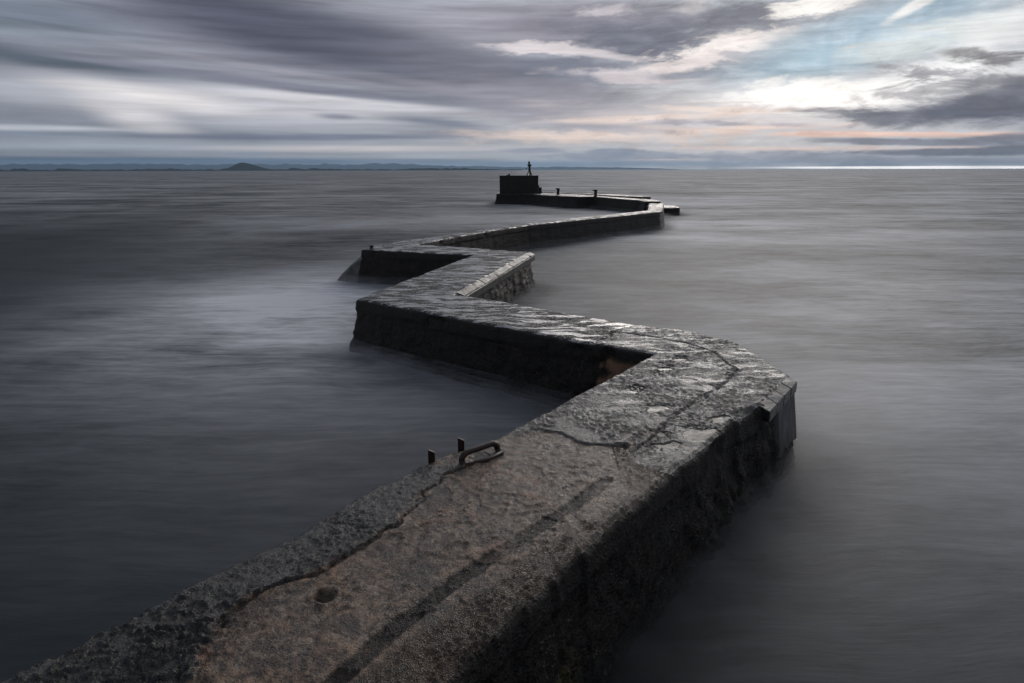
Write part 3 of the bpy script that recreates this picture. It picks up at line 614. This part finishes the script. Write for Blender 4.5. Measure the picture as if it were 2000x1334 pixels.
def pier(name, poly, ztop, parent, kd, kw, jit=.02, batter=.16, detail=False, seed=0, rows=40, depth=1.95, rough=1., dname='deck', wname='side_wall', zfun=None):
    out, mit = resample(poly, kw, jit, seed)
    pin = fill(out, kd, seed + 3); n = len(out)
    co = [Vector((float(a), float(b))) for a, b in out] + [Vector((float(a), float(b))) for a, b in pin]
    vs, es, fs, _, _, _ = delaunay_2d_cdt(co, [(i, (i + 1) % n) for i in range(n)], [], 1, 1e-6)
    V2 = np.array([(v.x, v.y) for v in vs]); x, y = V2[:, 0], V2[:, 1]
    bd = np.full(len(x), 1e9)
    for i in range(0, len(x), 3000):
        for j in range(0, n, 1500):
            bd[i:i+3000] = np.minimum(bd[i:i+3000], ((V2[i:i+3000, None, :] - out[None, j:j+1500, :])**2).sum(2).min(1))
    bd = np.sqrt(bd)
    z, A = deck_fields(x, y, bd, detail)
    if zfun is not None: z = z + zfun(x, y)
    mesh_obj(dname, np.stack([x, y, z + ztop], 1), fs, DECK, parent, True, A)
    # side walls
    zo, _ = deck_fields(out[:, 0], out[:, 1], np.zeros(n), detail)
    if zfun is not None: zo = zo + zfun(out[:, 0], out[:, 1])
    dz = np.concatenate([[0, .012, .035], np.linspace(.07, depth, rows - 3)])
    VV, capa, barn, moss, tanp = [], [], [], [], []
    for k_, d in enumerate(dz):
        X, Y = out[:, 0], out[:, 1]; Z = ztop + zo - d + (0 if k_ else .001)
        s3 = lambda f_, o_, q=0: fbm(X*f_ + q, Y*f_, (Z + q)*f_, o=o_)
        led = .24 + .03*fbm(X*.8, Y*.8 + 3, o=2)
        low = sst(d - led, 0, .05)
        off = .012 + .018*min(1, d/.035) + batter*d + .008*s3(9, 3)
        wr = np.where(((X - .3 > (Y - 3.9)*.75) & (Y < 8)) | ((Y > 15.3) & (Y < 23.2) & (X > -1.5)), 1., .45)
        rub = (s3(1.5, 5)*.085 + s3(6, 4, 9)*.055)*wr + np.abs(s3(13, 3, 5))*.036
        off = off + low*(-.05 + rub*rough*(.42 + .4*d) + .03*rough*d)
        # eroded notches in the cap itself
        off = off - (1 - low)*.07*rough*sst(s3(1.8, 4, 21), .35, .8)*min(1, d/.08)
        if k_ == 0: off = off*0
        VV.append(np.stack([X + mit[:, 0]*off, Y + mit[:, 1]*off, Z], 1)); capa.append((1 - low)*sst(d, 0, .03) + 0*X)
        barn.append(low*(.8 + .2*((Y > 15) & (X > -1.5) & (Y < 24))))
        tanp.append(sst(np.abs(X - 1.93), .36, .3)*((Y > 9.9) & (Y < 10.6))*sst(d, .2, .26)*sst(d, .85, .6)*sst(s3(5, 4, 2), -.5, .1))
        moss.append(sst(np.hypot((X + .0)*.9, (Y - 3.5)), 1.0, .3)*sst(d, .1, .3)*sst(s3(2.1, 3, 4), .0, .4))
    VV = np.concatenate(VV); F = []
    nr = len(dz)
    area = (out[:, 0]*np.roll(out[:, 1], -1) - np.roll(out[:, 0], -1)*out[:, 1]).sum()
    for k_ in range(nr - 1):
        a = np.arange(n) + k_*n; b = (np.arange(n) + 1) % n + k_*n
        q = np.stack([a, a + n, b + n, b], 1) if area > 0 else np.stack([a, b, b + n, a + n], 1)
        F.extend(q.tolist())
    return mesh_obj(wname, VV, F, WALL, parent, True, {'cap': np.concatenate(capa), 'barn': np.concatenate(barn), 'moss': np.concatenate(moss), 'tan': np.concatenate(tanp)})
bw = tag(empty('breakwater', (0, 8, 0)), 'long zigzag concrete breakwater with wet cracked top running out over the sea', 'breakwater')
pier('main', MAIN, TOP, bw, .0034, .0055, .018, .15, True, 1, 42)
# raised outer stretch beyond the last bend, running left to the pier head
pier('outer', OUTER, TOP + .02, bw, .006, .006, .03, .16, False, 5, 26, dname='outer_deck', wname='outer_side_wall')
pier('link', LINK, TOP - .35, bw, .006, .006, .02, .12, False, 6, 20, dname='link_slab', wname='link_side_wall', rough=.5)
# pale coping stones and their face along the seaward edge of the second arm
def strip(name, a, b, off0, off1, z0, z1, mat, n, gap, jit, parent=bw, depth=.05):
    a, b = Vector(a), Vector(b); t = (b - a).normalized(); nn = Vector((t.y, -t.x)); L = (b - a).length
    bm = bmesh.new(); random.seed(5)
    for i in range(n):
        s0, s1 = L*i/n + gap/2, L*(i + 1)/n - gap/2; r_ = [random.uniform(-jit, jit) for _ in range(6)]
        p = [a + t*s0 + nn*off0, a + t*s1 + nn*off0, a + t*s1 + nn*(off1 + r_[0]), a + t*s0 + nn*(off1 + r_[1])]
        zz = [z0 + r_[2], z0 + r_[3], z1 + r_[4], z1 + r_[5]]
        up = [bm.verts.new((*q, z_)) for q, z_ in zip(p, zz)]; dn = [bm.verts.new((*q, z_ - depth)) for q, z_ in zip(p, zz)]
        bm.faces.new(up); bm.faces.new(dn[::-1])
        for k_ in range(4): bm.faces.new((up[k_], dn[k_], dn[(k_ + 1) % 4], up[(k_ + 1) % 4]))
    bmesh.ops.bevel(bm, geom=list(bm.edges), offset=min(.012, depth*.2), segments=1, affect='EDGES')
    return bm_obj(name, bm, mat, parent)
strip('coping', (-1.38, 15.3), (.69, 23.3), -.03, .17, TOP + .008, TOP - .07, COPING, 13, .006, .014, depth=.10)
strip('coping_face', (-1.38, 15.3), (.69, 23.3), .02, .19, TOP - .10, TOP - .105, FACING, 5, .004, .004, depth=.20)
# dark stone edging and smooth facing panel at the near right-hand corner
strip('corner_edging', (3.28, 7.52), (4.18, 8.72), -.06, .10, TOP + .006, TOP - .055, SLABDK, 4, .008, .004, depth=.16)
def panel():
    a, b = Vector((3.34, 7.60)), Vector((4.17, 8.68)); t = (b - a).normalized(); nn = Vector((t.y, -t.x))
    bm = bmesh.new(); random.seed(9); n = 10
    rows = []
    for k_, (o_, z_) in enumerate([(.05, TOP - .10), (.065, TOP - .3), (.11, TOP - .62), (.155, TOP - .92)]):
        row = []
        for i in range(n + 1):
            k4 = min(1, i/4); q = a + t*(b - a).length*i/n + nn*(o_*k4 - .13*(1 - k4)); zz = z_
            if k_ == 3: zz += random.uniform(-.05, .05)
            row.append(bm.verts.new((q.x, q.y, zz)))
        # return face round the corner
        q = b + nn*o_ + t*(.02 + .09*k_/3); row.append(bm.verts.new((q.x, q.y, row[-1].co.z)))
        q = b - nn*.35 + t*(.03 + .11*k_/3); row.append(bm.verts.new((q.x, q.y, row[-1].co.z)))
        rows.append(row)
    for r0, r1 in zip(rows[:-1], rows[1:]):
        for i in range(len(r0) - 1): bm.faces.new((r0[i], r0[i + 1], r1[i + 1], r1[i]))
    bmesh.ops.recalc_face_normals(bm, faces=bm.faces)
    f0 = max(bm.faces, key=lambda q: q.calc_area())
    if f0.normal.dot(Vector((nn.x, nn.y, 0))) < 0: bmesh.ops.reverse_faces(bm, faces=bm.faces)
    bmesh.ops.solidify(bm, geom=list(bm.faces), thickness=.4)
    return bm_obj('corner_facing', bm, FACING, bw)
panel()
# sloping pale buttress at the left tip of the second bend
def buttress():
    bm = bmesh.new(); random.seed(3)
    A = [(-5.84, 24.30, 1.2), (-6.0, 24.32, 1.0), (-6.35, 24.5, .78), (-6.75, 24.6, .42), (-7.05, 24.65, .1), (-7.4, 24.7, -.4)]
    rows = []
    for i, (x, y, z) in enumerate(A):
        row = []
        for k_, (dy, dzz) in enumerate([(-.12, -1.2), (-.08, -.5), (-.02, -.12), (.15, 0), (.6, .02), (1.1, -.02), (1.35, -.2), (1.5, -1.2)]):
            row.append(bm.verts.new((x + random.uniform(-.03, .03) + dy*.12, y + dy + random.uniform(-.03, .03), max(-.6, z + dzz) + random.uniform(-.03, .03))))
        rows.append(row)
    for r0, r1 in zip(rows[:-1], rows[1:]):
        for i in range(len(r0) - 1): bm.faces.new((r0[i], r0[i + 1], r1[i + 1], r1[i]))
    bmesh.ops.subdivide_edges(bm, edges=list(bm.edges), cuts=2, use_grid_fill=True, smooth=.6, fractal=.25, seed=2)
    return bm_obj('buttress', bm, RAMPC, bw, True)
buttress()
# a lower landing slab behind the outer stretch
landing = pier('landing', [(3.6, 86.2), (8.2, 80.4), (12.6, 75.3), (15.0, 70.9), (15.3, 69.6), (14.3, 69.1), (12.2, 71.5), (9.8, 77.1), (4.3, 84.6)], TOP + .12, bw, .008, .008, .02, .06, False, 8, 16, dname='landing_slab', wname='landing_side_wall', rough=.4)
# ------------------------------------------------------------------ pier head
def head():
    t = tag(empty('pier_head_block', (1.0, 81.5, TOP)), 'tall dark weathered concrete block at the far end of the breakwater, carrying the light', 'concrete block')
    bm = bmesh.new(); add_box(bm, (.98, 83.3, TOP + 1.09), (5.0, 2.4, 2.22), R(-1.5))
    bmesh.ops.subdivide_edges(bm, edges=list(bm.edges), cuts=14, use_grid_fill=True)
    r_ = random.Random(4)
    for v in bm.verts: v.co += Vector([r_.uniform(-.012, .012) for _ in range(3)])
    bm_obj('block_body', bm, BLOCK, t)
    bm = bmesh.new(); add_box(bm, (.98, 83.3, TOP + 2.24), (5.08, 2.48, .07), R(-1.5), .015); bm_obj('block_cap', bm, BLOCK, t)
    bm = bmesh.new(); add_box(bm, (3.72, 82.9, TOP + .38), (.42, 1.1, .78), R(-1.5), .02); bm_obj('step', bm, BLOCK, t)
    bm = bmesh.new(); add_box(bm, (3.55, 83.1, TOP + .88), (.12, .5, .3), R(-1.5), .01); bm_obj('bracket', bm, IRONDK, t)
    return t
head()
def beacon():
    bx, by, bz = 2.34, 83.1, TOP + 2.275
    t = tag(empty('navigation_light', (bx, by, bz)), 'small black navigation light on a braced tripod stand atop the end block', 'navigation light')
    bm = bmesh.new(); add_lathe(bm, (bx, by, bz + .62), [(.12, 0), (.18, .02), (.18, .1), (.14, .12), (.14, .5), (.2, .55), (.27, .62), (.27, .66), (.1, .68)], 16); bm_obj('lantern_body', bm, IRONDK, t)
    for a in (200, 330, 80):
        bm = bmesh.new(); c_, s_ = math.cos(R(a)), math.sin(R(a)); foot = (bx + .36*c_, by + .36*s_, bz)
        add_tube(bm, [foot, (bx + .06*c_, by + .06*s_, bz + .66)], .055, 8); add_box(bm, (foot[0], foot[1], bz + .015), (.16, .16, .03)); bm_obj('leg', bm, IRONDK, t)
    bm = bmesh.new(); add_box(bm, (bx + .1, by, bz + .3), (.16, .05, .56), 0, .01); bm_obj('ladder_plate', bm, IRONDK, t)
    bm = bmesh.new(); add_lathe(bm, (bx, by, bz + 1.3), [(.3, 0), (.34, .02), (.34, .06), (.12, .08)], 18); bm_obj('gallery', bm, IRONDK, t)
    bm = bmesh.new(); add_lathe(bm, (bx - .06, by, bz + 1.36), [(.10, 0), (.12, .05), (.12, .2), (.15, .22), (.15, .28), (.1, .36), (.03, .42), (.02, .5)], 14); bm_obj('lamp', bm, IRONDK, t)
    bm = bmesh.new(); add_tube(bm, [(bx - .1, by, bz + .95), (bx - .32, by, bz + .98), (bx - .42, by, bz + .88)], .02, 6); ar = bm_obj('arm', bm, IRONDK, t)
    bm = bmesh.new(); add_lathe(bm, (bx - .44, by, bz + .76), [(.03, 0), (.09, .03), (.1, .09), (.05, .14)], 12); f_ = bm_obj('bell', bm, IRONDK, t)
    return t
beacon()
def stub():
    bm = bmesh.new(); add_box(bm, (-.42, 82.9, TOP + 2.33), (.42, .3, .1), .2, .02); add_box(bm, (-.3, 82.9, TOP + 2.42), (.2, .2, .12), .2, .02, ry=.4)
    return tag(bm_obj('stone_lump', bm, IRONDK), 'small dark broken lump lying on the left of the end block top', 'stone')
stub()
def bollard(x, y, z, label, rz):
    t = tag(empty('mooring_bollard', (x, y, z)), label, 'bollard', 'iron mooring bollards on the outer arm')
    bm = bmesh.new(); add_lathe(bm, (x, y, z), [(.2, -.02), (.2, .06), (.175, .1), (.17, .5), (.175, .64), (.18, .66)], 14); bm_obj('post', bm, IRON, t, True)
    bm = bmesh.new(); add_box(bm, (x - .08*math.cos(rz), y - .08*math.sin(rz), z + .73), (.52, .36, .15), rz, .03); bm_obj('cap', bm, IRON, t)
    bm = bmesh.new(); add_lathe(bm, (x, y, z - .01), [(.26, 0), (.26, .05), (.2, .06)], 14); bm_obj('base_flange', bm, IRON, t)
    return t
bollard(5.75, 78.0, TOP, 'rusty mooring bollard nearer the end block, left of the pair', 0)
bollard(9.6, 72.2, TOP, 'rusty mooring bollard standing farther from the end block, right of the pair', 0)
def tipstub():
    bm = bmesh.new(); add_lathe(bm, (-5.55, 24.45, TOP - .01), [(.09, 0), (.085, .05), (.06, .06), (.06, .09), (.1, .1), (.1, .13), (.03, .15)], 14)
    return tag(bm_obj('mooring_stud', bm, IRONDK, None, True), 'tiny dark iron stud on the left tip of the second bend', 'mooring stud')
tipstub()
o = empty('rock_block', (16.2, 64, 0)); tag(o, 'low flat dark concrete block awash to the right of the last bend', 'concrete block')
pier('rb', ROCK, .72, o, .006, .006, .03, .16, False, 11, 18, 1.3, dname='block_top', wname='block_side', rough=.7)
# ------------------------------------------------------------------ iron fittings on the near arm
def handle():
    t = tag(empty('mooring_loop', (-.33, 6.0, TOP)), 'thick rusty iron mooring loop set in the near slab beside a wet recess', 'mooring loop')
    a, b = Vector((-.505, 5.90, TOP - .03)), Vector((-.135, 6.20, TOP - .03)); u = (b - a).normalized(); lean = Vector((-u.y, u.x, 0))*.05
    H = .135; r_ = .08; pts = [a, a + Vector((0, 0, H - r_ - .02)) + lean*.5]
    for k_ in range(7):
        an = math.pi - k_*math.pi/12; pts.append(a + u*(r_ + r_*math.cos(an)) + Vector((0, 0, H - r_ + r_*math.sin(an))) + lean)
    top2 = b + lean
    for k_ in range(7):
        an = math.pi/2 - k_*math.pi/12; pts.append(b - u*r_ + u*r_*math.cos(an) + Vector((0, 0, H - r_ + r_*math.sin(an))) + lean)
    pts.append(b + Vector((0, 0, H - r_ - .02)) + lean*.5); pts.append(b)
    bm = bmesh.new(); add_tube(bm, pts, .034, 14)
    rr = random.Random(1)
    bmesh.ops.subdivide_edges(bm, edges=[e for e in bm.edges if e.calc_length() > .03], cuts=3)
    for v in bm.verts: v.co += Vector([rr.uniform(-.0016, .0016) for _ in range(3)])
    bm_obj('loop_bar', bm, IRON, t, True)
    bm = bmesh.new(); add_tube(bm, [a + Vector((.03, -.02, .035)), a.lerp(b, .5) + Vector((.045, -.035, .028)), b + Vector((.03, -.03, .04))], .024, 10); bm_obj('lower_bar', bm, IRON, t, True)
    return t
handle()
def bar(x, y, rz, h, label, hh):
    bm = bmesh.new(); add_box(bm, (x, y, TOP + h/2 - .35), (.072, .022, h + .7), rz, .003, rx=R(3))
    for v in bm.verts:
        if v.co.z > TOP + h - .1: v.co.z += -.018*math.copysign(1, (v.co.x - x))*hh
    return tag(bm_obj('iron_post', bm, IRON), label, 'iron post', 'iron posts on the left side of the near arm')
bar(-.865, 6.0, R(10), .125, 'flat rusty iron post by the left edge, the one farther from the mooring loop', 1)
bar(-.575, 6.32, R(10), .115, 'flat rusty iron post by the left edge, just behind the mooring loop', 1)
# ------------------------------------------------------------------ far shore
def mat_land(name, a, b_):
    m_, N_, b, pos = newmat(name)
    n = N_.noise(N_.mapping(pos, sc=(.001, .001, .004)), 1.2, 6, .6)
    N_.put(b.inputs['Base Color'], N_.mix(N_.ramp(n, .35, .65), a, b_)); b.inputs['Roughness'].default_value = 1; b.inputs['Specular IOR Level'].default_value = 0
    return m_
LANDF = mat_land('haze_tinted_moor', (.010, .022, .035), (.022, .04, .06)); LANDN = mat_land('shore_fields', (.012, .018, .016), (.05, .055, .04)); LAWM = mat_land('hill_turf', (.02, .025, .02), (.035, .04, .03))  # far moor tinted blue: part of the haze is painted into its colour
def ridge(name, prof, Rd, thick, mat, rough, seed):
    """prof: (azimuth in degrees, elevation of the crest in degrees) at range Rd"""
    az_ = np.linspace(prof[0][0], prof[-1][0], 500); e_ = np.interp(az_, [p[0] for p in prof], [p[1] for p in prof])
    h = np.tan(np.radians(e_))*Rd + CAM_Z
    V = []; cols = [(-1, 0), (-.5, .45), (-.2, .8), (0, 1), (.5, .8), (1, 0)]
    for i, a in enumerate(az_):
        nse = 1 + rough*float(fbm(np.array([a*1.9 + seed]), np.array([seed*1.]), o=5)[0])
        for k_, (r_, hh) in enumerate(cols):
            rr = Rd + r_*thick; z = max(-2, h[i]*hh*nse*(1 + .1*math.sin(a*3 + k_)*(k_ in (1, 2)))) if hh else -2
            V.append((rr*math.sin(R(a)), rr*math.cos(R(a)), z))
    F = [(i*6 + k_, i*6 + k_ + 1, i*6 + k_ + 7, i*6 + k_ + 6) for i in range(499) for k_ in range(5)]
    o = mesh_obj(name, V, F, mat); o['kind'] = 'structure'; return o
ridge('far_hills', [(-48, .50), (-38.7, .46), (-34, .46), (-31, .52), (-27, .48), (-24, .47), (-20, .48), (-17, .5), (-14, .46), (-12.5, .56), (-11, .56), (-9, .48), (-6.5, .36), (-4, .34), (-1, .26), (2, .20), (4, .24), (8, .2), (12, .12), (15, 0)], 20000, 900, LANDF, .12, 3)
ridge('shore_land', [(-48, .12), (-38, .12), (-30, .10), (-22, .13), (-17, .12), (-12, .08), (-8, .11), (-5, .16), (-3.4, .12), (-1, .05), (1, .02)], 6500, 300, LANDN, .5, 8)
def law():
    D = 6500; a0 = R(-22.85); cx_, cy_ = D*math.sin(a0), D*math.cos(a0); V, F = [], []; n, m_ = 90, 26
    prof = [(0, 75), (20, 74), (60, 62), (130, 32), (190, 14), (260, 5), (400, -4)]
    for j in range(m_):
        r_ = 400*j/(m_ - 1)
        for i in range(n):
            a = 2*math.pi*i/n; sk = 1 + .28*math.cos(a) + .10*float(fbm(np.array([math.cos(a)*2]), np.array([math.sin(a)*2 + r_/300]), o=4)[0])
            V.append((cx_ + r_*sk*math.cos(a), cy_ + r_*math.sin(a), float(np.interp(r_, [p[0] for p in prof], [p[1] for p in prof]))))
    for j in range(m_ - 1):
        for i in range(n): F.append((j*n + i, j*n + (i + 1) % n, (j + 1)*n + (i + 1) % n, (j + 1)*n + i))
    o = mesh_obj('conical_hill', V, F, LAWM); o['kind'] = 'structure'
law()
# ------------------------------------------------------------------ haze
def haze():
    bm = bmesh.new(); add_box(bm, (0, 10500, 100), (60000, 22000 + 0, 204)); o = bm_obj('haze', bm, bpy.data.materials.new('haze_air')); o['kind'] = 'stuff'
    o.location.z = 0
    m_ = o.data.materials[0]; m_.use_nodes = True; nt = m_.node_tree; nt.nodes.clear()
    v = nt.nodes.new('ShaderNodeVolumePrincipled'); v.inputs['Density'].default_value = HAZE; v.inputs['Color'].default_value = (.52, .72, .95, 1); v.inputs['Anisotropy'].default_value = .3
    out = nt.nodes.new('ShaderNodeOutputMaterial'); nt.links.new(v.outputs[0], out.inputs['Volume'])
HAZE = 5e-5
if HAZE: haze()
